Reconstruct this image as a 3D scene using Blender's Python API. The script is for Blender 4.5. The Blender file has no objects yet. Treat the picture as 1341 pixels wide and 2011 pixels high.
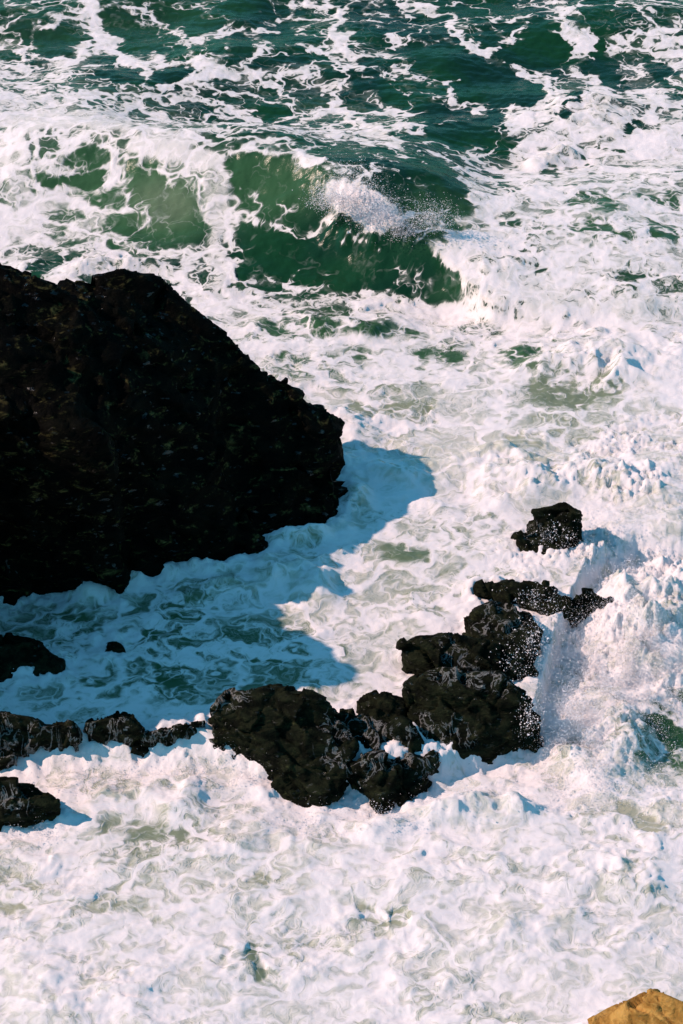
import bpy, bmesh, math, random
import numpy as np
from mathutils import Vector, kdtree
from mathutils.bvhtree import BVHTree

# ------------------------------------------------------------------ camera, sky, sun, exposure
scene = bpy.context.scene
COL = scene.collection
CAM_H, PITCH, VFOV = 35.0, math.radians(35.0), math.radians(22.0)
FPX = 1005.5 / math.tan(VFOV / 2)
cam = bpy.data.cameras.new("camera")
cam_o = bpy.data.objects.new("camera", cam)
COL.objects.link(cam_o)
cam_o.location = (0, 0, CAM_H)
cam_o.rotation_euler = (math.pi / 2 - PITCH, 0, 0)
cam.sensor_fit = 'VERTICAL'
cam.angle_y = VFOV
cam.clip_end = 20000
scene.camera = cam_o

SUN = Vector((-1.3, 0.06, 1.0)).normalized()
elev = math.asin(SUN.z)
azim = math.atan2(SUN.x, SUN.y)            # clockwise from +Y
world = bpy.data.worlds.new("World")
scene.world = world
world.use_nodes = True
wn = world.node_tree.nodes
sky = wn.new("ShaderNodeTexSky")
sky.sky_type = 'NISHITA'
sky.sun_disc = False
sky.sun_elevation = elev
sky.sun_rotation = azim
sky.dust_density = 0.2
sky.ozone_density = 4.0
wn["Background"].inputs[1].default_value = 0.15
tint = wn.new("ShaderNodeMix")                      # deep clear-air blue, the same all round
tint.data_type = 'RGBA'
tint.blend_type = 'MULTIPLY'
tint.inputs[0].default_value = 1.0
tint.inputs[7].default_value = (0.42, 1.06, 0.98, 1)
world.node_tree.links.new(sky.outputs[0], tint.inputs[6])
world.node_tree.links.new(tint.outputs[2], wn["Background"].inputs[0])
sl = bpy.data.lights.new("sun", 'SUN')
sl.energy = 4.5
sl.angle = math.radians(0.5)
sl.color = (1.0, 0.73, 0.62)
sun_o = bpy.data.objects.new("sun", sl)
COL.objects.link(sun_o)
sun_o.rotation_euler = (-SUN).to_track_quat('-Z', 'Y').to_euler()
vs = scene.view_settings
vs.view_transform = 'Standard'
vs.look = 'None'
vs.exposure = 0.06
vs.gamma = 1.0
scene.cycles.max_bounces = 5
scene.cycles.diffuse_bounces = 3
scene.cycles.glossy_bounces = 2
scene.cycles.transmission_bounces = 3

# ------------------------------------------------------------------ helpers
CP, SP = math.cos(PITCH), math.sin(PITCH)


def W(px, py, z=0.0):
    """point of the place at height z that the photograph shows at (px, py)"""
    u, v = (px - 670.5) / FPX, (1005.5 - py) / FPX
    d = (u, CP + v * SP, -SP + v * CP)
    t = (z - CAM_H) / d[2]
    return (d[0] * t, d[1] * t, z)


def to_map(x, y, z):
    """inverse of W for arrays: map coordinates of a surface point"""
    dz = z - CAM_H
    dep = y * CP - dz * SP
    dep = np.where(np.abs(dep) < 1e-3, 1e-3, dep)
    return 670.5 + FPX * x / dep, 1005.5 - FPX * (y * SP + dz * CP) / dep


rng = np.random.default_rng(7)
_PERM = rng.permutation(256)
_PERM = np.concatenate([_PERM, _PERM, _PERM])
_A2 = np.linspace(0, 2 * np.pi, 256, endpoint=False)
_G2 = np.stack([np.cos(_A2), np.sin(_A2)], 1)
_G3 = rng.normal(size=(256, 3))
_G3 /= np.linalg.norm(_G3, axis=1)[:, None]


def fade(t):
    return t * t * t * (t * (t * 6 - 15) + 10)


def pn2(x, y):
    xi, yi = np.floor(x), np.floor(y)
    xf, yf = x - xi, y - yi
    xi = xi.astype(np.int64) & 255
    yi = yi.astype(np.int64) & 255
    u, v = fade(xf), fade(yf)

    def g(ix, iy, fx, fy):
        gr = _G2[_PERM[_PERM[ix] + iy]]
        return gr[..., 0] * fx + gr[..., 1] * fy
    a = g(xi, yi, xf, yf)
    b = g(xi + 1, yi, xf - 1, yf)
    c = g(xi, yi + 1, xf, yf - 1)
    d = g(xi + 1, yi + 1, xf - 1, yf - 1)
    return ((a + u * (b - a)) * (1 - v) + (c + u * (d - c)) * v) * 1.5


def pn3(p):
    pi = np.floor(p)
    f = p - pi
    pi = pi.astype(np.int64) & 255
    w = fade(f)
    r = 0
    for dx in (0, 1):
        for dy in (0, 1):
            for dz in (0, 1):
                gr = _G3[_PERM[_PERM[_PERM[pi[:, 0] + dx] + pi[:, 1] + dy] + pi[:, 2] + dz]]
                dot = gr[:, 0] * (f[:, 0] - dx) + gr[:, 1] * (f[:, 1] - dy) + gr[:, 2] * (f[:, 2] - dz)
                r = r + dot * (w[:, 0] if dx else 1 - w[:, 0]) * (w[:, 1] if dy else 1 - w[:, 1]) * (w[:, 2] if dz else 1 - w[:, 2])
    return r * 1.4


def fbm2(x, y, o=4, gain=0.5, off=0.0):
    r, a = 0, 1.0
    for i in range(o):
        r = r + a * pn2(x + off + 17.3 * i, y - off * 1.7 + 9.1 * i)
        x, y = 2.03 * (0.8 * x - 0.6 * y), 2.03 * (0.6 * x + 0.8 * y)
        a *= gain
    return r


def fbm3(p, o=4, gain=0.5):
    r, a = 0, 1.0
    for i in range(o):
        r = r + a * pn3(p + 13.7 * i)
        p = p * 2.07
        a *= gain
    return r


def sstep(a, b, x):
    t = np.clip((x - a) / (b - a), 0, 1)
    return t * t * (3 - 2 * t)


# ------------------------------------------------------------------ materials
def newmat(name):
    m = bpy.data.materials.new(name)
    m.use_nodes = True
    nt = m.node_tree
    nt.nodes.clear()
    return m, nt


class NT:
    """tiny node-graph writer"""
    def __init__(s, nt):
        s.nt = nt

    def n(s, typ, ins=None, **props):
        nd = s.nt.nodes.new(typ)
        for k, v in props.items():
            setattr(nd, k, v)
        for k, v in (ins or {}).items():
            if isinstance(v, bpy.types.NodeSocket):
                s.nt.links.new(v, nd.inputs[k])
            else:
                nd.inputs[k].default_value = v
        return nd

    def m(s, op, a, b=0.0, c=0.0):
        return s.n("ShaderNodeMath", {0: a, 1: b, 2: c}, operation=op).outputs[0]

    def vm(s, op, a, b=(0, 0, 0)):
        return s.n("ShaderNodeVectorMath", {0: a, 1: b}, operation=op).outputs[0]

    def noise(s, vec, scale, detail=3.0, rough=0.5, dist=0.0, out=0):
        return s.n("ShaderNodeTexNoise", {"Vector": vec, "Scale": scale, "Detail": detail, "Roughness": rough, "Distortion": dist}).outputs[out]

    def smooth(s, v, a, b):
        return s.n("ShaderNodeMapRange", {0: v, 1: a, 2: b, 3: 0.0, 4: 1.0}, interpolation_type='SMOOTHSTEP').outputs[0]

    def mixc(s, f, a, b):
        nd = s.n("ShaderNodeMix", {0: f, 6: a, 7: b}, data_type='RGBA')
        return nd.outputs[2]

    def attr(s, name):
        return s.n("ShaderNodeAttribute", attribute_name=name).outputs["Fac"]


FOAM_C = (0.88, 0.80, 0.79, 1)


def sea_material():
    m, nt = newmat("sea_water_and_foam")
    g = NT(nt)
    pos = g.n("ShaderNodeTexCoord").outputs["Object"]
    D, A, R = g.attr("foam"), g.attr("aeration_glow"), g.attr("ragged")
    wb = g.n("ShaderNodeAttribute", attribute_name="drift").outputs["Vector"]
    p1 = g.n("ShaderNodeAttribute", attribute_name="eddy").outputs["Vector"]
    flat = g.vm('MULTIPLY', pos, (0.85, 1.0, 0.8))
    pw = g.vm('ADD', flat, wb)
    vor1 = g.n("ShaderNodeTexVoronoi", {"Vector": p1, "Scale": 0.62, "Randomness": 1.0}, feature='DISTANCE_TO_EDGE').outputs["Distance"]
    vor2 = g.n("ShaderNodeTexVoronoi", {"Vector": pw, "Scale": 1.9, "Randomness": 1.0}, feature='DISTANCE_TO_EDGE').outputs["Distance"]
    l1 = g.m('SUBTRACT', 1.0, g.smooth(vor1, 0.0, 0.13))
    l2 = g.m('SUBTRACT', 1.0, g.smooth(vor2, 0.0, 0.20))
    nz = g.noise(pw, 2.0, 4.0, 0.55)
    streak = g.noise(g.vm('MULTIPLY', p1, (0.32, 1.4, 0.8)), 2.3, 4.0, 0.55)
    rr = g.m('MULTIPLY', R, 0.52)
    v = g.m('ADD', D, g.m('MULTIPLY', g.m('SUBTRACT', l1, 0.22), 0.22))
    v = g.m('ADD', v, g.m('MULTIPLY', g.m('SUBTRACT', l2, 0.3), g.m('MULTIPLY_ADD', R, 0.06, 0.08)))
    v = g.m('ADD', v, g.m('MULTIPLY', g.m('SUBTRACT', nz, 0.5), rr))
    v = g.m('ADD', v, g.m('MULTIPLY', g.m('SUBTRACT', streak, 0.5), rr))
    thread = g.m('SUBTRACT', 1.0, g.smooth(vor1, 0.0, 0.035))
    thread2 = g.m('SUBTRACT', 1.0, g.smooth(vor2, 0.0, 0.07))
    brk = g.smooth(nz, 0.36, 0.62)
    v = g.m('ADD', v, g.m('MULTIPLY', g.m('MULTIPLY', g.m('MULTIPLY', brk, g.smooth(D, 0.15, 0.26)), g.m('SUBTRACT', 1.0, A)), g.m('ADD', g.m('MULTIPLY', thread, 0.16), g.m('MULTIPLY', thread2, 0.13))))
    bub = g.n("ShaderNodeTexVoronoi", {"Vector": g.vm('MULTIPLY', g.vm('ADD', pw, g.vm('MULTIPLY', wb, (0.6, 0.6, 0))), (0.8, 1.25, 1.0)), "Scale": 6.5, "Randomness": 1.0}, feature='DISTANCE_TO_EDGE').outputs["Distance"]
    v = g.m('ADD', v, g.m('MULTIPLY', g.m('SUBTRACT', 0.15, g.m('MINIMUM', bub, 0.4)), g.m('MULTIPLY_ADD', R, 0.28, 0.06)))
    wid = g.m('MULTIPLY_ADD', A, 0.20, 0.03)
    mask = g.smooth(v, g.m('SUBTRACT', 0.5, wid), g.m('ADD', 0.5, wid))
    thin = g.smooth(v, 0.30, 0.52)
    # water body: deep bottle green, murky olive where sand and bubbles are stirred in, and as painted sun glow at the wave crest
    big = g.noise(flat, 0.35, 2.0)
    deep = g.mixc(g.smooth(big, 0.38, 0.62), (0.004, 0.028, 0.018, 1), (0.006, 0.046, 0.018, 1))
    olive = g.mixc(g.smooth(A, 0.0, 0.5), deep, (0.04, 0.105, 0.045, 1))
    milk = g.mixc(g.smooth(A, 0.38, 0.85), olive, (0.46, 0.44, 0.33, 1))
    veil = g.mixc(g.m('MULTIPLY', thin, g.m('MULTIPLY_ADD', A, 0.35, 0.12)), milk, (0.60, 0.62, 0.56, 1))
    # relief
    rip = g.noise(g.vm('MULTIPLY', flat, (0.7, 1.6, 0)), 3.2, 5.0, 0.6)
    fn = g.noise(pw, 5.0, 4.0, 0.6)
    rh = g.m('ADD', g.m('MULTIPLY', rip, 0.035), g.m('MULTIPLY', mask, g.m('MULTIPLY_ADD', fn, 0.026, 0.012)))
    bmp = g.n("ShaderNodeBump", {"Height": rh, "Strength": 0.75, "Distance": 1.0}).outputs[0]
    water = g.n("ShaderNodeBsdfPrincipled", {"Base Color": veil, "Roughness": 0.2, "IOR": 1.33, "Specular IOR Level": 0.18, "Normal": bmp})
    soft = g.vm('NORMALIZE', g.vm('ADD', bmp, (0.0, 0.0, 0.75)))     # light bleeds through the froth and evens it out
    fcol = g.mixc(g.smooth(v, 0.42, 0.80), (0.64, 0.61, 0.55, 1), FOAM_C)
    foam = g.n("ShaderNodeBsdfPrincipled", {"Base Color": fcol, "Roughness": 0.75, "Specular IOR Level": 0.2, "Normal": soft})
    mx = g.n("ShaderNodeMixShader", {0: mask, 1: water.outputs[0], 2: foam.outputs[0]})
    g.n("ShaderNodeOutputMaterial", {0: mx.outputs[0]})
    return m


def foam_material(name, clear):
    m, nt = newmat(name)
    g = NT(nt)
    nrm = g.n("ShaderNodeNewGeometry").outputs["Normal"]
    soft = g.vm('NORMALIZE', g.vm('ADD', g.vm('MULTIPLY', nrm, (0.5, 0.5, 0.5)), (0.0, 0.0, 0.8)))
    dif = g.n("ShaderNodeBsdfDiffuse", {0: (0.93, 0.90, 0.92, 1), "Normal": soft})
    tr = g.n("ShaderNodeBsdfTranslucent", {0: (0.93, 0.90, 0.92, 1)})
    m.cycles.use_bump_map_correction = False
    m1 = g.n("ShaderNodeMixShader", {0: 0.15, 1: dif.outputs[0], 2: tr.outputs[0]})
    mx = g.n("ShaderNodeMixShader", {0: clear, 1: m1.outputs[0], 2: g.n("ShaderNodeBsdfTransparent").outputs[0]})
    g.n("ShaderNodeOutputMaterial", {0: mx.outputs[0]})
    return m


def rock_material(name, dark, mid, lichen_highlight, amt, rough=0.55, scale=1.0):
    m, nt = newmat(name)
    g = NT(nt)
    pos = g.n("ShaderNodeTexCoord").outputs["Object"]
    str_ = g.vm('MULTIPLY', pos, (0.8 * scale, 1.0 * scale, 2.0 * scale))
    a = g.noise(str_, 1.6, 8.0, 0.62, 0.4)
    b = g.noise(pos, 5.5 * scale, 6.0, 0.65)
    c = g.noise(str_, 2.3, 7.0, 0.7, 0.8)
    col = g.mixc(g.smooth(a, 0.38, 0.66), dark, mid)
    col = g.mixc(g.m('MULTIPLY', g.smooth(c, 0.62 - 0.1 * amt, 0.72), g.m('MULTIPLY', g.smooth(b, 0.42, 0.6), amt)), col, lichen_highlight)
    h = g.m('ADD', g.m('MULTIPLY', a, 0.10), g.m('MULTIPLY', b, 0.045))
    fl = g.noise(g.vm('MULTIPLY', pos, (1.0, 1.0, 0.4)), 3.6, 4.0, 0.6, 0.8)
    fil = g.attr("film")
    line = g.m('SUBTRACT', 1.0, g.smooth(g.m('ABSOLUTE', g.m('SUBTRACT', fl, 0.5)), 0.0, g.m('MULTIPLY_ADD', fil, 0.055, 0.004)))
    fm = g.m('MULTIPLY', line, g.smooth(fil, 0.03, 0.4))
    col = g.mixc(g.m('MULTIPLY', fm, 0.24), col, (0.70, 0.69, 0.68, 1))
    bmp = g.n("ShaderNodeBump", {"Height": h, "Strength": 0.9, "Distance": 1.0}).outputs[0]
    wet = g.smooth(g.noise(g.vm('MULTIPLY', pos, (0.6, 1.0, 1.6)), 5.0 * scale, 5.0), 0.63, 0.70)
    r = g.m('SUBTRACT', g.m('MULTIPLY_ADD', b, 0.35, rough), g.m('MULTIPLY', wet, 0.45))
    sp = g.m('MULTIPLY_ADD', wet, 0.40, 0.03)
    p = g.n("ShaderNodeBsdfPrincipled", {"Base Color": col, "Roughness": r, "Specular IOR Level": sp, "Normal": bmp})
    g.n("ShaderNodeOutputMaterial", {0: p.outputs[0]})
    return m


M_SEA = sea_material()
M_SPRAY = foam_material("white_spray", 0.1)
M_ROCK = rock_material("wet_black_rock", (0.0006, 0.0006, 0.0005, 1), (0.003, 0.003, 0.0017, 1), (0.10, 0.085, 0.03, 1), 1.0, 0.5)  # yellow patches: lichen, strengthened to paint in grazing sun highlights
M_REEF = rock_material("weedy_reef_rock", (0.003, 0.0036, 0.002, 1), (0.015, 0.0175, 0.0085, 1), (0.055, 0.06, 0.024, 1), 0.8, 0.45, 1.8)
M_SAND = rock_material("ochre_sandstone", (0.30, 0.15, 0.035, 1), (0.52, 0.29, 0.08, 1), (0.60, 0.40, 0.16, 1), 0.6, 0.8, 2.2)


def tag(o, label=None, cat=None, group=None, kind=None):
    for k, v in (("label", label), ("category", cat), ("group", group), ("kind", kind)):
        if v:
            o[k] = v
    return o


def mesh_obj(name, verts, faces, mat, smooth=True):
    me = bpy.data.meshes.new(name)
    verts = np.asarray(verts, np.float32)
    faces = np.asarray(faces, np.int32)
    k = faces.shape[1]
    me.vertices.add(len(verts))
    me.vertices.foreach_set("co", verts.ravel())
    me.loops.add(faces.size)
    me.loops.foreach_set("vertex_index", faces.ravel())
    me.polygons.add(len(faces))
    me.polygons.foreach_set("loop_start", np.arange(0, faces.size, k, dtype=np.int32))
    me.polygons.foreach_set("use_smooth", np.full(len(faces), smooth, bool))
    me.update(calc_edges=True)
    me.validate()
    me.materials.append(mat)
    o = bpy.data.objects.new(name, me)
    COL.objects.link(o)
    return o


# ------------------------------------------------------------------ the sea: where foam lies and how the water heaves
DENS = """22422111133221123234
33432112132211113445
65544444442111125656
77765434455421157766
53345642223323576677
52222462111112677666
64322361111124766566
54432361111127878777
77666573222225888877
77777776556667788888
77777777766757767888
77777777776667744478
77777777788777765678
77777777788767777888
77777777776688887788
77777777666556667888
66666666787567777788
66666677777677777888
66666666677777778888
55665665677666778888
66655655776667778887
66678887766777788865
88888888888888888875
77766788888888888777
77655578888888888767
77776776788778778878
67656777786677778878
88778886777688887788
88888886788888888888
88888887787887788888""".split()
# points, half width, strength (photograph pixels; mapped onto the water by W / to_map)
STROKES = [
    ([(172, -40), (182, 45), (200, 72), (222, 95)], 20, .7), ([(222, 95), (250, 118), (300, 125), (440, 115)], 11, .6),
    ([(160, 25), (110, 40), (60, 55), (62, 75), (45, 110)], 8, .6), ([(200, 85), (160, 100), (130, 118), (100, 125)], 8, .55),
    ([(245, 118), (290, 135), (296, 165), (330, 172), (380, 150), (440, 140)], 9, .5),
    ([(195, 20), (215, 5), (260, 8), (300, 25), (325, 50), (360, 75), (370, 100)], 5, .55), ([(325, 45), (308, 65), (305, 95)], 3, .45),
    ([(375, 80), (440, 65), (458, 58), (500, 63), (535, 50), (580, 18), (560, 0)], 5, .55),
    ([(0, 130), (60, 145), (120, 130), (165, 125)], 10, .35), ([(0, 185), (80, 175), (150, 200), (230, 210)], 24, .25),
    ([(0, 240), (80, 235), (200, 240), (280, 255), (340, 270), (375, 262)], 21, .4),
    ([(280, 280), (340, 300), (400, 310), (440, 340)], 22, .5),
    ([(420, 330), (430, 400), (425, 470), (445, 540), (420, 570)], 30, .4),
    ([(0, 300), (30, 330), (40, 400), (60, 440)], 28, .4), ([(60, 400), (130, 395), (200, 430), (160, 450)], 18, .5),
    ([(0, 440), (60, 470), (150, 480), (180, 470)], 14, .35), ([(15, 255), (40, 310)], 11, .6), ([(55, 260), (75, 305)], 9, .6),
    ([(60, 330), (110, 310), (140, 295), (180, 270)], 5, .5),
    ([(65, 340), (70, 365), (130, 378), (190, 372), (225, 345), (235, 300), (200, 285)], 7, .6),
    ([(130, 362), (128, 345), (140, 330)], 3, .5), ([(240, 330), (300, 325)], 3, .4), ([(330, 320), (328, 350)], 5, .5),
    ([(210, 420), (225, 410), (275, 415)], 3, .45), ([(215, 435), (215, 460), (260, 470), (270, 490)], 4, .45),
    ([(180, 480), (200, 500), (300, 495), (400, 485)], 7, .5),
    ([(0, 525), (60, 520), (180, 525), (300, 525), (360, 560), (440, 620), (520, 640)], 20, .35), ([(140, 520), (170, 500), (215, 510)], 8, .45),
    ([(505, 65), (525, 85), (535, 95), (500, 110)], 5, .5), ([(590, 90), (615, 98), (650, 95)], 3, .45),
    ([(610, -10), (625, 15), (665, 20), (670, 45), (655, 60), (650, 70), (680, 70)], 9, .6),
    ([(660, 80), (680, 105), (695, 130), (705, 110)], 6, .5), ([(650, 85), (700, 108), (730, 110)], 3, .4),
    ([(715, -10), (730, 25), (760, 30)], 8, .5), ([(790, 5), (850, 20), (890, 40), (905, 80), (940, 100), (985, 130), (1025, 140)], 8, .65),
    ([(710, 45), (760, 38), (810, 28)], 4, .4), ([(750, 70), (790, 82), (850, 78), (905, 85)], 4, .5),
    ([(780, 135), (805, 145), (810, 120)], 7, .6), ([(910, 155), (890, 165), (885, 185), (895, 195), (930, 215), (945, 228)], 5, .6),
    ([(400, 125), (450, 150), (520, 155), (580, 140), (620, 165), (640, 175)], 13, .4),
    ([(640, 175), (680, 165), (730, 190), (775, 215), (800, 240), (840, 265)], 9, .45),
    ([(650, 200), (680, 220), (720, 250), (770, 280), (795, 297)], 11, .5),
    ([(450, 215), (500, 240), (560, 255), (620, 260), (690, 250)], 9, .35), ([(545, 245), (585, 222), (600, 250)], 8, .4),
    ([(620, 260), (680, 275), (730, 285), (800, 290)], 9, .35), ([(780, 255), (830, 240), (900, 238)], 4, .45),
    ([(450, 298), (490, 287), (540, 295), (630, 322)], 7, .6),
    ([(900, 60), (945, 62)], 3, .45), ([(905, 45), (970, 50), (1000, 35), (1030, 25)], 4, .45),
    ([(940, 95), (980, 95), (1005, 75), (1025, 50)], 5, .5), ([(980, 62), (1010, 80)], 5, .5),
    ([(1025, 140), (1060, 155), (1080, 170), (1085, 195), (1060, 210), (1010, 235)], 8, .55),
    ([(1085, -10), (1110, 25), (1085, 45)], 7, .5), ([(1095, 40), (1130, 60), (1160, 85), (1170, 110)], 12, .55),
    ([(1125, 70), (1135, 100), (1150, 130)], 8, .4), ([(1010, 240), (1080, 220), (1160, 195), (1230, 220), (1300, 230)], 30, .3),
    ([(1180, 120), (1240, 150), (1330, 130)], 26, .18), ([(1280, 80), (1330, 40)], 13, .4), ([(1275, 85), (1330, 90)], 8, .4),
    ([(1000, 280), (1060, 270), (1200, 270), (1341, 260)], 26, .2),
    # breaking wave: seam across its face, foot line and the whitened lip
    ([(450, 440), (530, 440), (600, 460), (680, 478), (760, 485)], 4, .5), ([(765, 475), (780, 500), (775, 520), (810, 545), (795, 560)], 5, .5),
    ([(455, 535), (520, 560), (640, 568), (740, 575), (800, 590)], 6, .5), ([(440, 580), (560, 600), (700, 590), (830, 612), (930, 618)], 12, .45),
    ([(905, 335), (930, 350), (945, 400), (965, 440), (990, 470)], 12, .45), ([(850, 490), (880, 470), (940, 470), (1010, 490)], 10, .4),
    ([(875, 500), (905, 520), (940, 520)], 14, .5), ([(915, 545), (940, 560), (1000, 560)], 14, .5),
    ([(850, 420), (900, 405), (940, 400)], 4, .4), ([(860, 440), (910, 430), (950, 430)], 4, .4), ([(790, 310), (840, 300), (905, 335)], 5, .45),
    ([(980, 640), (1100, 640), (1220, 670), (1280, 730)], 22, .3), ([(640, 780), (680, 800), (660, 850)], 14, .3),
    ([(840, 600), (1000, 580), (1300, 600)], 26, .15), ([(80, 1490), (250, 1500), (400, 1470), (480, 1510)], 30, .2),
]
HOLES = [
    ([(850, 235), (930, 265), (990, 285)], 24, .4), ([(800, 320), (880, 350), (900, 400)], 24, .35), ([(830, 410), (900, 440)], 10, .3), ([(470, 350), (600, 370)], 26, .25),
    ([(1165, 125), (1215, 172)], 18, .6), ([(1180, 100), (1200, 150)], 12, .5), ([(1285, 125), (1310, 150)], 14, .6), ([(1110, 198), (1145, 180)], 7, .6),
    ([(1090, 226), (1122, 222)], 5, .6), ([(1230, 240), (1222, 262)], 6, .55), ([(1250, 242), (1285, 250)], 7, .55), ([(1195, 293), (1238, 288)], 4, .5),
    ([(1310, 180), (1341, 185)], 12, .5), ([(1060, 60), (1090, 90), (1100, 120)], 24, .3), ([(205, 45), (300, 90)], 30, .25), ([(70, 80), (140, 90)], 25, .3),
    ([(305, 152), (355, 150)], 12, .6), ([(200, 145), (270, 150)], 12, .4), ([(505, 215), (570, 225)], 14, .5), ([(930, 165), (1040, 180)], 28, .4),
    ([(820, 110), (950, 130), (1050, 110)], 26, .25), ([(690, 170), (780, 185)], 10, .3), ([(480, 30), (560, 60)], 18, .2), ([(470, 90), (480, 95)], 18, .25),
    ([(140, 355), (190, 350)], 16, .3), ([(75, 350), (115, 355)], 10, .3), ([(260, 340), (380, 420)], 34, .25), ([(230, 470), (390, 470)], 22, .2),
    ([(70, 525), (140, 505)], 14, .55), ([(480, 330), (620, 400)], 40, .3), ([(490, 480), (760, 540)], 44, .40), ([(850, 520), (890, 570), (850, 590)], 22, .6),
    ([(660, 470), (830, 500)], 20, .35), ([(890, 380), (870, 400)], 25, .35), ([(640, 300), (760, 310)], 14, .3),
    ([(520, 650), (640, 645), (800, 650)], 16, .28), ([(840, 690), (890, 710)], 18, .45), ([(560, 700), (580, 705)], 9, .45), ([(680, 690), (730, 690)], 6, .4),
    ([(690, 805), (730, 815)], 10, .4), ([(760, 790), (830, 800)], 10, .3), ([(990, 690), (1060, 690)], 9, .5), ([(1040, 720), (1120, 725)], 9, .45),
    ([(1060, 770), (1130, 785), (1220, 745)], 15, .4), ([(1010, 860), (1060, 870)], 12, .3), ([(1150, 950), (1165, 955)], 8, .4),
    ([(1130, 385), (1200, 400)], 10, .4), ([(1140, 445), (1200, 450)], 10, .45), ([(1270, 395), (1341, 400)], 8, .45), ([(1290, 450), (1320, 460)], 12, .5),
    ([(960, 340), (1000, 370)], 9, .4), ([(1060, 330), (1090, 335)], 7, .6), ([(1145, 320), (1170, 335)], 10, .5), ([(980, 430), (1010, 435)], 8, .45),
    ([(1215, 535), (1280, 545)], 10, .4), ([(1050, 525), (1070, 530)], 7, .4), ([(770, 1085), (830, 1090)], 14, .35), ([(870, 1130), (1000, 1120)], 12, .2),
    ([(210, 1620), (350, 1640)], 18, .3), ([(200, 1770), (290, 1790)], 14, .3), ([(0, 1785), (35, 1785)], 10, .35), ([(510, 1715), (530, 1720)], 12, .4),
    ([(490, 1860), (510, 1910)], 10, .4), ([(710, 1790), (760, 1830)], 10, .4), ([(780, 1800), (800, 1805)], 10, .3), ([(1280, 1400), (1330, 1440), (1341, 1500)], 22, .5),
    ([(1220, 1590), (1300, 1630)], 10, .35), ([(1320, 1370), (1341, 1380)], 10, .4), ([(130, 1210), (160, 1215)], 10, .2), ([(310, 1340), (360, 1360)], 16, .2),
    ([(500, 1290), (540, 1300)], 10, .2), ([(1000, 700), (1010, 705)], 8, .3), ([(700, 640), (830, 660)], 10, .25),
]
# aeration: 0 clear deep water, 1 milky with stirred sand and bubbles; at the crest, sun through thin water painted in (x, y, rx, ry, value)
AER_GLOW = [(120, 40, 420, 110, .17), (200, 380, 330, 130, .40), (560, 360, 130, 70, .36), (330, 400, 90, 70, .5), (880, 570, 50, 40, .22), (640, 520, 200, 60, .06), (860, 430, 110, 70, .30), (1200, 430, 200, 100, .42),
       (640, 680, 260, 70, .42), (1130, 770, 160, 70, .56), (1050, 870, 90, 50, .66), (820, 920, 160, 60, .80), (950, 930, 180, 60, .85),
       (570, 1180, 160, 50, .75), (800, 1090, 60, 40, .5), (900, 1170, 200, 60, .6), (300, 1280, 330, 140, .40),
       (280, 1640, 150, 60, .58), (270, 1770, 120, 50, .66), (520, 1720, 60, 50, .66), (500, 1900, 60, 70, .55), (760, 1810, 120, 60, .6),
       (1300, 1440, 80, 100, .25), (1000, 1700, 400, 200, .7), (900, 1550, 200, 50, .8)]

MX0, MY0, MS = -400, -300, 4.0
gx, gy = np.meshgrid(np.arange(MX0, 1741, MS), np.arange(MY0, 2311, MS))


def seg_dist(pts):
    d = np.full(gx.shape, 1e9)
    for (x0, y0), (x1, y1) in zip(pts[:-1], pts[1:]):
        dx, dy = x1 - x0, y1 - y0
        t = np.clip(((gx - x0) * dx + (gy - y0) * dy) / (dx * dx + dy * dy + 1e-9), 0, 1)
        d = np.minimum(d, np.hypot(gx - x0 - t * dx, gy - y0 - t * dy))
    return d


def bil(img, fx, fy):
    h, w = img.shape
    fx = np.clip(fx, 0, w - 1.001)
    fy = np.clip(fy, 0, h - 1.001)
    ix, iy = fx.astype(int), fy.astype(int)
    a, b = fx - ix, fy - iy
    return (img[iy, ix] * (1 - a) + img[iy, ix + 1] * a) * (1 - b) + (img[iy + 1, ix] * (1 - a) + img[iy + 1, ix + 1] * a) * b


dg = np.array([[int(c) for c in r] for r in DENS], float) / 10
dmap = bil(dg, gx / 67.05 - 0.5, gy / 67.05 - 0.5)
for pts, w, s in STROKES:
    d = seg_dist(pts)
    dmap = np.maximum(dmap, dmap * 0.55 + s * (1 - sstep(w * 0.45, w * 1.35 + 3, d)))
for pts, w, s in HOLES:
    d = seg_dist(pts)
    dmap = dmap - s * (1.25 if pts[0][1] > 1550 else 1.0) * (1 - sstep(w * 0.5, w * 1.3 + 4, d))
dmap = 0.5 + (0.46 + 0.14 * sstep(420, 250, gy)) * (np.clip(dmap, -0.3, 1) - 0.5) - 0.03 * sstep(350, 200, gy)
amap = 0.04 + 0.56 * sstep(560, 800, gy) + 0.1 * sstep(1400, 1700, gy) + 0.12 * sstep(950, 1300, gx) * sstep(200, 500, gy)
for x, y, rx, ry, v in AER_GLOW:
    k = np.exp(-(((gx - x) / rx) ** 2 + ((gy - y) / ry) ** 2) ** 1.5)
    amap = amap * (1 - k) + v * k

# grid: dense where the photograph looks, stretching out to the horizon
NXF, NYF = 640, 960


def hw(y):
    return np.interp(y, [30, 82], [9.0, 12.5])


s_in = np.linspace(-1, 1, NXF)
s_out = 1 + np.cumsum(0.006 * 1.32 ** np.arange(34))
ss = np.concatenate([-s_out[::-1], s_in, s_out])
ystep = np.interp(np.linspace(0, 1, NYF), [0, 1], [1.0, 2.0])
yy_in = 30.5 + (np.cumsum(ystep) - ystep[0]) / (ystep.sum() - ystep[0]) * 53.5
y_far = yy_in[-1] + np.cumsum(0.09 * 1.25 ** np.arange(44))
y_near = yy_in[0] - np.cumsum(0.06 * 1.4 ** np.arange(24))
yy = np.concatenate([y_near[::-1], yy_in, y_far])
S, Y = np.meshgrid(ss, yy)
X = S * hw(Y)


def curve(pts):
    a = np.array([W(*p) for p in pts])
    a = a[np.argsort(a[:, 0])]
    return a


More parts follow.
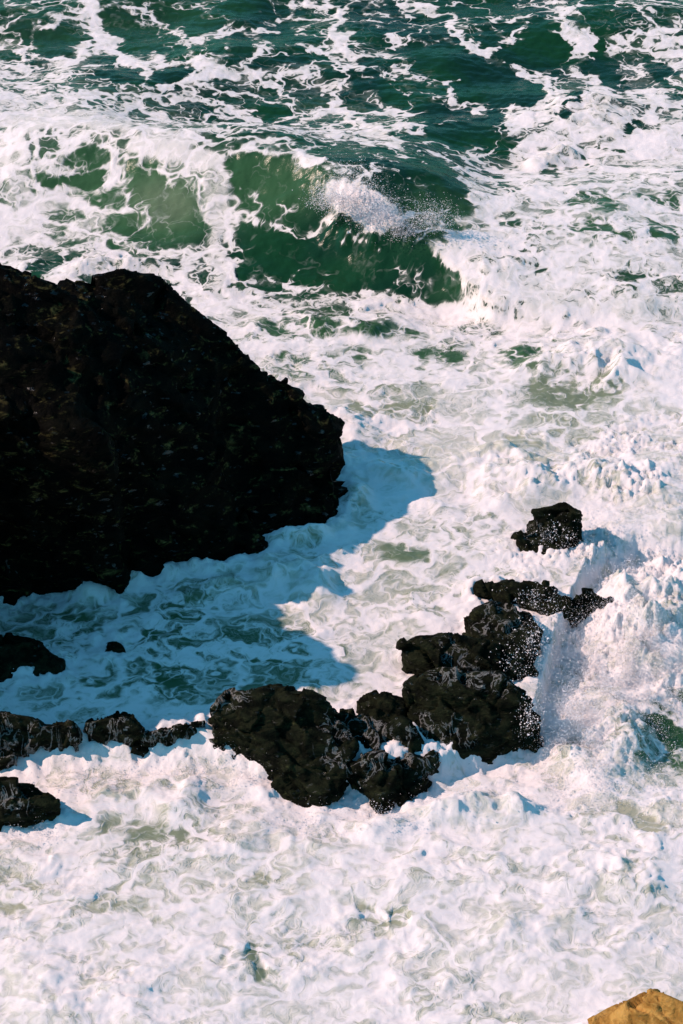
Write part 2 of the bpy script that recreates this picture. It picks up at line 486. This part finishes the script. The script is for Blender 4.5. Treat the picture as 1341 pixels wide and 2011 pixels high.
def wave_height(X, Y):
    """the breaking wave: crest, lip and trough lines"""
    cr = curve([(-250, 215, 1.0), (0, 235, 1.1), (150, 240, 1.2), (260, 280, 1.2), (400, 300, 1.4), (460, 293, 1.6), (560, 300, 1.8), (640, 316, 1.9),
                (740, 318, 1.95), (830, 325, 1.75), (905, 352, 1.45), (950, 390, 1.2), (1050, 410, .95), (1200, 420, .9), (1341, 410, .7), (1700, 410, .5)])
    lp = curve([(-250, 240, .9), (0, 255, 1.0), (150, 262, 1.1), (260, 300, 1.1), (400, 330, 1.2), (460, 303, 1.5), (560, 310, 1.7), (640, 335, 1.75),
                (700, 400, 1.4), (793, 458, 1.1), (847, 487, .9), (887, 520, .7), (923, 560, .5), (960, 585, .42), (1050, 590, .4), (1200, 590, .45), (1700, 580, .3)])
    tr = curve([(-250, 500, -.15), (0, 520, -.15), (260, 530, -.15), (450, 590, -.15), (640, 605, -.2), (825, 610, -.25), (905, 607, -.25), (945, 614, -.15),
                (1000, 640, -.05), (1200, 650, 0), (1700, 640, 0)])
    xs = np.arange(-40, 40, 0.05)

    def soft(c, k, sig=0.35):
        y = np.interp(xs, c[:, 0], c[:, k])
        w = np.exp(-(np.arange(-40, 41) * 0.05 / sig) ** 2 / 2)
        return np.interp(X, xs, np.convolve(np.pad(y, 40, mode='edge'), w / w.sum(), mode='valid'))
    yc, A = soft(cr, 1), soft(cr, 2)
    yl, B = soft(lp, 1, .2), soft(lp, 2, .2)
    yt, Cc = soft(tr, 1), soft(tr, 2)
    yl = np.minimum(yl, yc - 0.15)
    yt = np.minimum(yt, yl - 0.25)
    back = A * np.exp(-((np.maximum(Y - yc, 0)) / 3.6) ** 2)
    t1 = np.clip((yc - Y) / (yc - yl), 0, 1)
    mid = A + (B - A) * t1 ** 1.6
    t2 = np.clip((yl - Y) / (yl - yt), 0, 1)
    face = Cc + (B - Cc) * (1 - t2) ** 1.9
    pre = Cc * np.exp(-((np.minimum(Y - yt, 0)) / 1.8) ** 2)
    z = np.where(Y > yc, back, np.where(Y > yl, mid, np.where(Y > yt, face, pre)))
    return z * np.exp(-np.maximum(np.abs(X) - 13, 0) ** 2 / 60)


def mound(X, Y, px, py, h, rx, ry, z=0.0):
    c = W(px, py, z)
    return h * np.exp(-(((X - c[0]) / rx) ** 2 + ((Y - c[1]) / ry) ** 2) ** 1.2) * (0.85 + 0.35 * MN)


fine = sstep(150, 60, np.hypot(X, Y - 50))           # no small waves modelled far away
Z = 0.22 * fbm2(X / 7, Y / 4.5, 3, off=3.1) * sstep(900, 200, np.hypot(X, Y - 50))
wx, wy = X + 0.7 * fbm2(X / 2.0, Y / 2.0, 3, 0.4, off=8.0), Y + 0.7 * fbm2(X / 2.0, Y / 2.0, 3, 0.4, off=21.0)
MN = fbm2(X * 1.1, Y * 1.4, 4, 0.55, off=44.0)
WV = wave_height(X + 0.14 * fbm2(X / 1.6, Y / 1.6, 3, 0.4, off=5.5), Y + 0.14 * fbm2(X / 1.6, Y / 1.6, 3, 0.4, off=31.0))
Z = Z * np.where(Y < 58, 0.7, 1.0) + WV
# swell hollows of the open water beyond the break
Z += 0.16 * np.sin((Y * 0.95 - X * 0.28) + 1.3 * fbm2(X / 5, Y / 5, 2, off=2.0)) * sstep(62, 68, Y) * sstep(400, 120, Y)
# the foreground lies lower than the pool behind the reef
st = np.array([W(*p) for p in [(-400, 1450), (300, 1455), (420, 1460), (600, 1500), (850, 1480), (1040, 1420), (1090, 1250), (1150, 1120), (1250, 1060), (1741, 1040)]])
ys = np.interp(X, st[:, 0], st[:, 1])
Z -= 0.55 * sstep(0.3, -0.4, Y - ys)
for a in [(590, 1125, .42, 1.0, .55), (450, 1165, .3, .7, .5), (720, 930, .35, 1.5, .8), (1000, 930, .5, 2.2, 1.0), (1150, 700, .55, 2.0, .55), (1240, 740, .45, .7, .5),
          (640, 640, .3, 2.2, .6), (660, 830, .35, .5, .9), (270, 1540, .25, 1.6, .5), (400, 1500, .22, .7, .5), (540, 1620, .25, 1.0, .5), (740, 1600, .3, .6, .4), (930, 1570, .55, 1.2, .6),
          (1270, 1230, 1.0, 1.2, 1.8), (1190, 1420, .6, .8, 1.1), (1330, 1150, .5, 1.0, 2.0), (655, 398, .30, .45, .3, 1.4), (705, 420, .42, .5, .35, 1.3), (765, 448, .42, .5, .35, 1.1), (1250, 950, .4, 1.5, 1.2), (200, 530, .35, 2.0, .5), (1080, 320, .45, .7, .5), (1150, 240, .3, 1.4, 1.0),
          (200, 1150, .3, 1.0, .3), (400, 1120, .35, .8, .35), (600, 1060, .35, .6, .4), (680, 1000, .3, .4, .6), (470, 1850, .15, 1.5, 1.0), (1000, 1800, .3, 1.3, .9), (1200, 1700, .3, .9, .7), (150, 1900, .25, 1.5, .8)]:
    Z += mound(wx, wy, *a)
mx, my = to_map(X, Y, Z)
inb = (mx > MX0) & (mx < 1740) & (my > MY0) & (my < 2310) & (Y > 20)
jx = mx + 22 * fbm2(X * 1.3, Y * 1.3, 3, off=40.0)
jy = my + 13 * fbm2(X * 1.3, Y * 1.3, 3, off=60.0)
D = bil(dmap, (jx - MX0) / MS, (jy - MY0) / MS)
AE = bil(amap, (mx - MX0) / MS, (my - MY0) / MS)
edge = np.clip(np.minimum(np.minimum(mx - MX0, 1740 - mx), np.minimum(my - MY0, 2310 - my)) / 200, 0, 1) * inb
far_d = np.where(Y > 60, 0.37, 0.62) + 0.12 * fbm2(X / 9, Y / 9, 3, off=77.0)
D = np.maximum(D, 0.80 * np.exp(-(((mx - 715) / 95) ** 2 + ((my - 405 - 0.42 * (mx - 715)) / 46) ** 2) ** 2))
D = D * edge + np.clip(far_d, 0, 1) * (1 - edge)
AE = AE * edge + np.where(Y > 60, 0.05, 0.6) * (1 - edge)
# churn: how broken-up the surface is
CH = sstep(0.47, 0.62, D) * (0.35 + 0.65 * sstep(66, 58, Y)) * fine
pool = np.exp(-(((mx - 300) / 420) ** 2 + ((my - 1260) / 170) ** 2) ** 2)
CH *= 1 - 0.45 * pool
SM = sstep(-0.25, 0.35, fbm2(X / 2.2 + 3, Y / 1.6, 3, off=55.0))     # smooth sheets between rougher froth
CH *= 0.28 + 0.95 * SM
D = D - 0.045 * pool
burst = np.exp(-(((mx - 1250) / 230) ** 2 + ((my - 1200) / 380) ** 2) ** 1.5) + np.exp(-(((mx - 715) / 95) ** 2 + ((my - 400 - 0.42 * (mx - 715)) / 48) ** 2) ** 2)
CH = np.maximum(CH, np.exp(-(((mx - 715) / 95) ** 2 + ((my - 400 - 0.42 * (mx - 715)) / 48) ** 2) ** 2))
qx, qy = X + 0.36 * fbm2(X * 0.9, Y * 0.9, 2, off=14.0), Y + 0.36 * fbm2(X * 0.9, Y * 0.9, 2, off=54.0)
bil1 = 0.5 - np.abs(pn2(qx * 0.55, qy * 0.85 + 4))
bil2 = 0.5 - np.abs(pn2(qx * 2.0 + 7, qy * 2.8))
bil3 = np.abs(pn2(qx * 5.5, qy * 6.5 + 2)) - 0.3
rough = fbm2(qx * 3.2, qy * 4.5, 4, 0.6, off=90.0)
Z += CH * (0.17 * bil1 + 0.045 * bil2 + 0.014 * bil3 + 0.016 * rough)
Z += burst * CH * (0.20 * (np.abs(pn2(qx * 1.2, qy * 1.4)) - .3) + 0.08 * (np.abs(pn2(qx * 5, qy * 5)) - .3) + 0.09 * fbm2(X * 6, Y * 6, 3, .6))
Z += fine * (0.035 * fbm2(X * 1.1, Y * 1.9, 4, 0.55, off=12.0) + 0.012 * fbm2(X * 4, Y * 6, 2, off=19.0))
ny, nx = X.shape
idx = np.arange(nx * ny).reshape(ny, nx)
faces = np.stack([idx[:-1, :-1], idx[:-1, 1:], idx[1:, 1:], idx[1:, :-1]], -1).reshape(-1, 4)
sea = mesh_obj("sea", np.stack([X, Y, Z], -1).reshape(-1, 3), faces, M_SEA)
RG = np.clip(0.34 + 0.58 * sstep(66.5, 60.0, Y) + 0.3 * sstep(900, 1100, mx) * sstep(60, 250, my), 0, 1)
RG *= 1 - 0.5 * np.exp(-(((mx - 660) / 330) ** 2 + ((my - 470) / 130) ** 2) ** 2) - 0.35 * np.exp(-(((mx - 230) / 220) ** 2 + ((my - 400) / 110) ** 2) ** 2)
RG *= 0.42 + 0.68 * SM
FX, FY, FZ = X * 0.85, Y, Z * 0.8
dr = np.stack([0.42 * fbm2(X * 1.5, Y * 1.7, 3, 0.55, off=6.0), 0.36 * fbm2(X * 1.5, Y * 1.7, 3, 0.55, off=26.0), 0 * X], -1)
ed = np.stack([FX + 0.9 * fbm2(X * .42, Y * .45, 2, off=71.0), FY + 0.8 * fbm2(X * .42, Y * .45, 2, off=91.0), FZ], -1) + dr
for nm, arr in (("drift", dr), ("eddy", ed)):
    at = sea.data.attributes.new(nm, 'FLOAT_VECTOR', 'POINT')
    at.data.foreach_set("vector", arr.astype(np.float32).ravel())
for nm, arr in (("foam", D), ("aeration_glow", AE), ("ragged", RG)):
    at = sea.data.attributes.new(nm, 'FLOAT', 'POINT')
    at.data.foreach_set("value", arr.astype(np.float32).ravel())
tag(sea, "green sea churned to white foam around dark rocks", kind="structure")


def sea_z(x, y):
    """height of the built water at a point"""
    j = np.clip(np.searchsorted(yy, y) - 1, 0, ny - 2)
    i = np.clip(np.searchsorted(ss, x / hw(y)) - 1, 0, nx - 2)
    return Z[j, i]


# ------------------------------------------------------------------ rocks
def hull_mesh(hulls, voxel):
    bm = bmesh.new()
    for pts in hulls:
        b = bmesh.new()
        for p in pts:
            b.verts.new(p)
        r = bmesh.ops.convex_hull(b, input=b.verts)
        bmesh.ops.delete(b, geom=list({g for g in r["geom_interior"] if isinstance(g, bmesh.types.BMVert)}), context='VERTS')
        tmp = bpy.data.meshes.new("t")
        b.to_mesh(tmp)
        b.free()
        bm.from_mesh(tmp)
        bpy.data.meshes.remove(tmp)
    me = bpy.data.meshes.new("t")
    bm.to_mesh(me)
    bm.free()
    o = bpy.data.objects.new("t", me)
    COL.objects.link(o)
    md = o.modifiers.new("r", 'REMESH')
    md.mode = 'VOXEL'
    md.voxel_size = voxel
    ev = o.evaluated_get(bpy.context.evaluated_depsgraph_get())
    out = bpy.data.meshes.new_from_object(ev)
    bpy.data.objects.remove(o)
    bpy.data.meshes.remove(me)
    return out


ROCKS = []


def rock(name, hulls, mat, voxel=0.045, cell=0.5, amp=0.12, seed=1, floor=-1.6, back=(0.5, 0.35), strata=0.0, lev2=0.45, fuzz=0.3, backs=None):
    """hulls: lists of (px, py, height); every point is also carried down below the water and some way back"""
    hs = []
    for hi_, pts in enumerate(hulls):
        bk = (backs or {}).get(hi_, back)
        P = [W(*p) for p in pts]
        if bk is None:                       # a free-hanging block
            hs.append(P + [(x, y + 0.5, z) for x, y, z in P])
            continue
        full = list(P)
        for x, y, z in P:
            full.append((x, y, floor))
            full.append((x, y + bk[0], z - bk[1]))
            full.append((x, y + bk[0] * 1.4, floor))
        hs.append(full)
    me = hull_mesh(hs, voxel)
    n = len(me.vertices)
    co = np.empty(n * 3, np.float32)
    me.vertices.foreach_get("co", co)
    co = co.reshape(-1, 3).astype(float)

    def normals():
        a = np.empty(n * 3, np.float32)
        me.vertices.foreach_get("normal", a)
        return a.reshape(-1, 3).astype(float)
    nr = normals()
    r = np.random.default_rng(seed)
    lo, hi = co.min(0) - cell, co.max(0) + cell
    q = co.copy()
    q += 0.35 * cell * np.stack([fbm3(co / cell * 0.8 + k * 31.0, 2) for k in range(3)], 1)
    q[:, 2] = q[:, 2] * 1.5 + 0.35 * q[:, 0]
    lo, hi = q.min(0) - cell, q.max(0) + cell
    for lev, (c, a) in enumerate(((cell, amp), (cell * 0.42, amp * lev2))):
        num = int(min(6000, max(20, np.prod((hi - lo) / c))))
        seeds = r.uniform(lo, hi, (num, 3))
        kd = kdtree.KDTree(num)
        for i, s in enumerate(seeds):
            kd.insert(s, i)
        kd.balance()
        own = np.array([kd.find(v)[1] for v in q])
        off = r.uniform(-1, 1, num)
        tilt = r.normal(size=(num, 3)) * 0.9
        rel = (q - seeds[own]) / c
        co += nr * (a * (0.75 * off[own] + 0.8 * np.clip((rel * tilt[own]).sum(1), -1, 1)))[:, None]
    co += nr * (amp * fuzz * fbm3(co / cell * 1.2, 4, 0.5) + amp * fuzz * 0.5 * fbm3(co / cell * 6, 3, 0.6))[:, None]
    if strata:
        ph = (co[:, 2] * 1.0 + co[:, 0] * 0.45 + 0.5 * fbm3(co * 0.6, 2)) * 3.2
        saw = ph - np.floor(ph)
        co += nr * (strata * (saw - 0.5) * (0.6 + fbm3(co * 0.9 + 5, 2)))[:, None]
    me.vertices.foreach_set("co", co.astype(np.float32).ravel())
    me.polygons.foreach_set("use_smooth", np.ones(len(me.polygons), bool))
    me.update()
    me.name = name
    me.materials.clear()
    me.materials.append(mat)
    # origin at the rock's own foot
    c = co.mean(0)
    base = Vector((c[0], c[1], 0.0))
    me.transform(__import__("mathutils").Matrix.Translation(-base))
    o = bpy.data.objects.new(name, me)
    o.location = base
    COL.objects.link(o)
    ROCKS.append(o)
    return o


big = rock("rock_headland", [
    [(150, 545, 5.2), (240, 532, 5.2), (308, 548, 4.8), (355, 600, 4.4), (420, 640, 4.0), (90, 600, 5.1), (300, 1140, 0), (480, 1110, 0), (120, 800, 4.4), (420, 850, 2.6)],
    [(420, 640, 4.0), (465, 690, 3.5), (530, 730, 2.95), (590, 790, 2.25), (640, 838, 1.65), (480, 1100, 0), (560, 1050, 0), (655, 1030, 0), (400, 700, 3.6), (645, 930, 1.0)],
    [(590, 800, 2.15), (640, 842, 1.65), (652, 856, 1.45), (648, 890, 1.2), (662, 925, 1.0), (664, 960, .7), (664, 1030, .1), (560, 1040, .3)],
    [(-500, 430, 7.0), (-100, 470, 6.4), (0, 527, 5.9), (22, 548, 5.6), (100, 580, 5.2), (200, 620, 5.0), (-500, 900, 3.5), (0, 820, 4.4), (150, 815, 4.3)],
    [(-500, 790, 4.6), (0, 812, 4.3), (140, 818, 4.25), (200, 850, 4.1), (225, 920, 3.4), (60, 1120, .4), (-20, 1165, .2), (-500, 1150, .5), (250, 1110, 0)],
    [(-900, 700, 7.5), (-260, 720, 7.2), (-150, 790, 6.6), (-110, 850, 6.0), (-130, 905, 5.6), (-230, 950, 5.4), (-380, 990, 5.4), (-900, 1000, 5.4), (-90, 1200, 1.0), (-160, 1330, 0), (-900, 1360, 0)],
    [(600, 818, 2.1), (645, 836, 1.75), (672, 845, 1.55), (676, 854, 1.45), (664, 866, 1.35), (610, 872, 1.6)],
    [(440, 1000, .9), (500, 1010, .9), (520, 1100, 0), (480, 1122, 0), (440, 1105, 0)],
], M_ROCK, voxel=0.07, cell=1.1, amp=0.18, seed=3, back=(1.3, 1.3), strata=0.08, lev2=0.32, fuzz=0.12, backs={0: (0.45, 0.9), 1: (0.45, 0.5), 2: (0.25, 0.3), 3: (2.2, 1.9), 5: (2.2, 1.5), 6: None})
tag(big, "huge near-black wet headland rock at the left, casting a blue shadow on the foam", "rock")

REEF = [
    ([[(0, 1262, .45), (70, 1262, .45), (125, 1300, .1), (120, 1325, 0), (0, 1330, 0), (-90, 1260, .5), (-90, 1330, 0)]], "low dark rock in the blue shade at the left edge of the pool"),
    ([[(206, 1275, .06), (226, 1272, .08), (232, 1278, .02), (210, 1282, 0)]], "tiny dark rock tip breaking the shaded blue pool"),
    ([[(-120, 1400, .5), (0, 1405, .55), (60, 1410, .5), (85, 1425, .35), (85, 1490, -.45), (0, 1505, -.5), (-120, 1510, -.5)],
      [(60, 1425, .4), (140, 1428, .4), (152, 1445, .2), (150, 1490, -.5), (80, 1500, -.6)]], "dark ledge at the left edge with water spilling down its face"),
    ([[(165, 1420, .45), (240, 1407, .5), (275, 1432, .35), (305, 1475, -.35), (185, 1490, -.45)]], "small round dark ledge rock streaked by falling water, left of the big boulder"),
    ([[(275, 1445, .2), (330, 1432, .3), (400, 1416, .35), (412, 1455, -.3), (330, 1478, -.5), (290, 1485, -.5)]], "low broken ledge joining the big boulder to the ledge on its left"),
    ([[(412, 1390, .85), (445, 1362, 1.0), (545, 1352, 1.05), (612, 1362, 1.0), (655, 1398, .7), (640, 1470, .3), (520, 1480, .2), (430, 1440, .2)],
      [(480, 1400, .8), (655, 1410, .6), (697, 1462, .35), (692, 1500, 0), (660, 1562, -.3), (605, 1562, -.3), (500, 1505, -.25)]], "big dark angular boulder in the middle of the reef line"),
    ([[(635, 1410, .3), (740, 1396, .42), (805, 1425, .35), (870, 1490, -.2), (810, 1550, -.35), (690, 1520, -.3), (640, 1450, .1)]], "weedy rock with white water running over it, right of the big boulder"),
    ([[(680, 1500, .1), (735, 1478, .3), (790, 1500, .2), (802, 1562, -.35), (745, 1577, -.35), (690, 1535, -.3)]], "low rounded front rock with foam at its foot, below the weedy rock"),
    ([[(700, 1378, .3), (745, 1368, .4), (795, 1385, .35), (780, 1420, .1), (710, 1410, .1)]], "small wet rock washed by foam between the two large boulders"),
    ([[(795, 1360, .5), (835, 1325, .9), (900, 1318, 1.0), (980, 1328, 1.0), (1030, 1370, .75), (1066, 1405, .3), (1052, 1452, -.25), (960, 1480, -.3), (850, 1495, -.35), (800, 1420, .1)]], "large dark sloping boulder at the right with spray against its flank"),
    ([[(790, 1268, .6), (815, 1252, .75), (900, 1247, .8), (970, 1262, .7), (985, 1305, .4), (900, 1318, .4), (812, 1303, .35)]], "flat-topped finger rock pointing left above the sloping boulder"),
    ([[(915, 1215, .45), (960, 1192, .6), (1040, 1197, .6), (1065, 1240, .4), (1050, 1325, 0), (985, 1330, .2), (925, 1245, .3)]], "spray-speckled dark rock behind the finger rock"),
    ([[(935, 1152, .3), (1010, 1142, .55), (1085, 1152, .5), (1125, 1182, .25), (1090, 1205, .05), (985, 1187, .15)]], "long low dark rock furthest back in the speckled cluster"),
    ([[(1110, 1180, .3), (1160, 1162, .42), (1188, 1175, .3), (1208, 1200, 0), (1140, 1200, .05)]], "small pointed dark rock at the right end of the cluster"),
    ([[(1045, 1002, .9), (1110, 987, 1.1), (1138, 1008, .95), (1143, 1055, .4), (1120, 1090, 0), (1060, 1060, .3)],
      [(1015, 1055, .4), (1050, 1040, .55), (1110, 1060, .4), (1100, 1110, -.2), (1060, 1122, -.2), (1008, 1085, 0)]], "isolated dark rock ringed by white water, far right above the cluster"),
    ([[(-60, 1530, .4), (0, 1532, .4), (60, 1542, .3), (112, 1578, 0), (90, 1605, -.5), (20, 1635, -.6), (-60, 1645, -.6)]], "dark rock half in foam at the left edge, lowest of all"),
]
for i, (h, lab) in enumerate(REEF):
    o = rock("rock", h, M_REEF, voxel=0.035, cell=0.6, amp=0.10, seed=20 + i, back=(0.35, 0.25), lev2=0.28, fuzz=0.10)
    tag(o, lab, "rock", "reef rocks awash in the foam")
o = rock("sandstone_rock", [[(1160, 2015, .1), (1210, 1988, .5), (1250, 1968, .75), (1292, 1948, 1.05), (1345, 1980, .95), (1420, 2010, 1.0), (1300, 2120, .0), (1170, 2080, 0), (1420, 2150, .3)]],
         M_SAND, voxel=0.03, cell=0.8, amp=0.12, seed=77, floor=-1.8, back=(0.3, 0.3), lev2=0.3, fuzz=0.06)
tag(o, "ochre sandstone rock lit by the sun in the bottom right corner", "rock")

# ------------------------------------------------------------------ surge climbing the foot of every rock
wl = []
for o in ROCKS:
    co = np.empty(len(o.data.vertices) * 3, np.float32)
    o.data.vertices.foreach_get("co", co)
    co = co.reshape(-1, 3) + np.array(o.location, np.float32)
    dz = co[:, 2] - sea_z(co[:, 0], co[:, 1])
    wl.append(co[(np.abs(dz) < 0.08)][::2])
wl = np.concatenate(wl)
kd = kdtree.KDTree(len(wl))
for i, p in enumerate(wl):
    kd.insert((p[0], p[1], 0), i)
kd.balance()
H, xe, ye = np.histogram2d(wl[:, 0], wl[:, 1], bins=[np.arange(-16, 16.01, .25), np.arange(28, 60.01, .25)])
H = H > 0
for _ in range(2):
    G = H.copy()
    G[1:] |= H[:-1]; G[:-1] |= H[1:]; G[:, 1:] |= H[:, :-1]; G[:, :-1] |= H[:, 1:]
    H = G
ii, jj = np.floor((X + 16) / .25).astype(int), np.floor((Y - 28) / .25).astype(int)
okv = (ii >= 0) & (ii < H.shape[0]) & (jj >= 0) & (jj < H.shape[1])
near = np.zeros(X.shape, bool)
near[okv] = H[ii[okv], jj[okv]]
near_d = np.array([kd.find((a, b, 0))[2] for a, b in zip(X[near], Y[near])])
k = np.clip(1 - near_d / 0.5, 0, 1)
nn = fbm2(X[near] * 1.5, Y[near] * 1.8, 4, 0.6, off=63.0)
Z[near] += k * np.clip(0.04 + 0.13 * nn, -0.03, 0.14)
D[near] = np.minimum(D[near] + 0.16 * k, 0.8)
sea.data.vertices.foreach_set("co", np.stack([X, Y, Z], -1).astype(np.float32).ravel())
sea.data.attributes["foam"].data.foreach_set("value", D.astype(np.float32).ravel())
sea.data.update()

# ------------------------------------------------------------------ spray: real drops and clots in the air
FLECK_V = np.array([(0, 1, .35), (-1, 0, -.35), (0, -1, .35), (1, 0, -.35)], float)      # a torn shred of water, folded
FLECK_F = np.array([(0, 1, 2), (0, 2, 3)])


def drops(name, P, R, label, seed=5):
    r = np.random.default_rng(seed)
    n = len(P)
    sc = R[:, None] * r.uniform(0.6, 1.7, (n, 3))
    a = r.uniform(0, 2 * np.pi, n)
    v = FLECK_V[None] * sc[:, None, :] * r.uniform(0.8, 1.2, (n, 4, 1))
    c, s = np.cos(a)[:, None], np.sin(a)[:, None]
    v = np.stack([v[..., 0] * c - v[..., 2] * s, v[..., 1], v[..., 0] * s + v[..., 2] * c], -1) + P[:, None, :]
    f = (FLECK_F[None] + 4 * np.arange(n)[:, None, None]).reshape(-1, 3)
    o = mesh_obj(name, v.reshape(-1, 3), f, M_SPRAY)
    return tag(o, label, kind="stuff")


def cloud(n, c, rad, seed, up=1.0, clump=3.0):
    """points in a clumpy upward-flaring plume"""
    r = np.random.default_rng(seed)
    P = r.normal(size=(n * 3, 3)) * np.array(rad) * 0.55
    k = fbm3(P / np.array(rad) * clump * 0.6 + seed, 3)
    keep = k + r.normal(size=n * 3) * 0.2 > 0.02
    P = P[keep][:n]
    P[:, 2] *= np.where(P[:, 2] > 0, up, 0.6)
    return P + np.array(c)


def radii(n, lo, hi, seed):
    r = np.random.default_rng(seed)
    return lo + (hi - lo) * r.power(0.35, n)


P = np.concatenate([cloud(9000, W(690, 385, 1.8), (.75, .4, .6), 1, 1.3), cloud(5000, W(650, 390, 1.7), (.5, .4, .45), 5), cloud(5000, W(745, 420, 1.55), (.7, .4, .5), 2),
                    cloud(3000, W(790, 450, 1.25), (.45, .3, .35), 6), cloud(3500, W(850, 430, 1.5), (.5, .3, .5), 4)])
drops("wave_spray", P, radii(len(P), .004, .017, 3), "white spray bursting from the lip of the green breaking wave")

pts, rad = [], []
r = np.random.default_rng(11)
# froth flung just clear of the churning surface (px, py, spread x, spread y, mean height, count)
for px, py, rx, ry, hh, n in [(1210, 1090, 1.3, 1.6, .2, 16000), (1190, 1290, 1.1, 1.4, .26, 50000), (1120, 1410, .7, 1.0, .26, 36000), (1290, 1300, 1.0, 1.8, .2, 30000), (1180, 1500, 1.2, .8, .14, 10000),
                              (200, 1500, 1.3, .5, .10, 3500), (430, 1490, .9, .5, .12, 3500), (740, 1580, .9, .4, .1, 2500), (70, 1600, .6, .5, .1, 1200), (1250, 900, 1.8, 1.4, .06, 6000),
                              (600, 1580, .8, .4, .08, 1500), (940, 1540, 1.0, .5, .10, 2500), (1080, 660, 1.2, .4, .06, 1500)]:
    c = W(px, py, 0)
    x, y = c[0] + r.normal(size=n) * rx * .6, c[1] + r.normal(size=n) * ry * .6
    keep = fbm2(x * 2.2, y * 2.2, 3) + r.normal(size=n) * .15 > -0.05
    x, y = x[keep], y[keep]
    pts.append(np.stack([x, y, sea_z(x, y) + 0.01 + r.exponential(hh, len(x))], 1))
    rad.append(radii(len(x), .004, .012, int(px)))
# loose drops flying in front of the rocks
for px, py, z, rx, ry, rz, n in [(1050, 1260, .7, .35, .5, .4, 420), (1045, 1410, .55, .3, .4, .4, 420), (1090, 1050, .9, .4, .3, .3, 220), (1060, 1170, .6, .6, .3, .25, 260), (1010, 1300, .7, .5, .4, .4, 160)]:
    q = cloud(n, W(px, py, z), (rx, ry, rz), int(px + py))
    pts.append(q)
    rad.append(radii(len(q), .005, .020, int(px)))
drops("surf_spray", np.concatenate(pts), np.concatenate(rad), "fine white spray thrown up where surf strikes the reef rocks", 8)

# ------------------------------------------------------------------ water running off the rocks
trees = []
deps = None
vv, ff, off = [], [], 0
for o in ROCKS:
    m = o.data
    n = len(m.vertices)
    co = np.empty(n * 3, np.float32)
    m.vertices.foreach_get("co", co)
    vv.append(co.reshape(-1, 3) + np.array(o.location, np.float32))
    ff += [[i + off for i in p.vertices] for p in m.polygons]
    off += n
bvh = BVHTree.FromPolygons([tuple(v) for v in np.concatenate(vv)], ff)
CAMP = Vector((0, 0, CAM_H))
RUNS = [
    ([(8, 1440), (18, 1470), (35, 1500)], 10), ([(70, 1440), (68, 1470), (60, 1500)], 5), ([(92, 1440), (100, 1480)], 4), ([(190, 1435), (195, 1465), (205, 1485)], 7),
    ([(235, 1425), (240, 1455)], 4), ([(160, 1430), (175, 1460), (185, 1490)], 12), ([(300, 1445), (330, 1440), (350, 1455)], 5), ([(395, 1425), (402, 1450)], 6),
    ([(420, 1385), (440, 1372), (470, 1370)], 4), ([(640, 1470), (665, 1500)], 4),
    ([(650, 1420), (700, 1432), (735, 1450), (750, 1490)], 6), ([(700, 1420), (740, 1435), (780, 1460), (800, 1490), (830, 1500)], 6), ([(720, 1500), (740, 1490), (775, 1495)], 4),
    ([(705, 1520), (715, 1500), (760, 1480)], 4), ([(830, 1420), (850, 1450), (870, 1470)], 4), ([(800, 1440), (825, 1465), (845, 1485)], 5), ([(890, 1420), (915, 1450)], 3),
    ([(870, 1318), (910, 1318), (960, 1325), (990, 1335)], 7), ([(900, 1290), (905, 1305)], 4), ([(880, 1275), (890, 1300)], 4), ([(960, 1200), (1010, 1195), (1050, 1205)], 4),
    ([(940, 1235), (980, 1230), (1020, 1232)], 3), ([(1030, 1050), (1060, 1045)], 4), ([(10, 1560), (40, 1580)], 4),
]
# white films of water draining off the reef, broken up by the rock's material
FP, FW = [], []
for pts, w in RUNS:
    for (x0, y0), (x1, y1) in zip(pts[:-1], pts[1:]):
        k = max(2, int(math.hypot(x1 - x0, y1 - y0) / 4))
        for i in range(k + 1):
            d = Vector(W(x0 + (x1 - x0) * i / k, y0 + (y1 - y0) * i / k, 0)) - CAMP
            h = bvh.ray_cast(CAMP, d.normalized())
            if h[0] is not None:
                FP.append(h[0])
                FW.append(w * 0.011 + 0.06)
kd = kdtree.KDTree(len(FP))
for i, p in enumerate(FP):
    kd.insert(p, i)
kd.balance()
for o, V in zip(ROCKS, vv):
    if o is ROCKS[0] or o is ROCKS[-1]:
        continue
    val = np.zeros(len(V), np.float32)
    for j, v in enumerate(V):
        _, i, dist = kd.find(v)
        val[j] = max(0.0, 1 - dist / (3.2 * FW[i]))
    o.data.attributes.new("film", 'FLOAT', 'POINT').data.foreach_set("value", val)
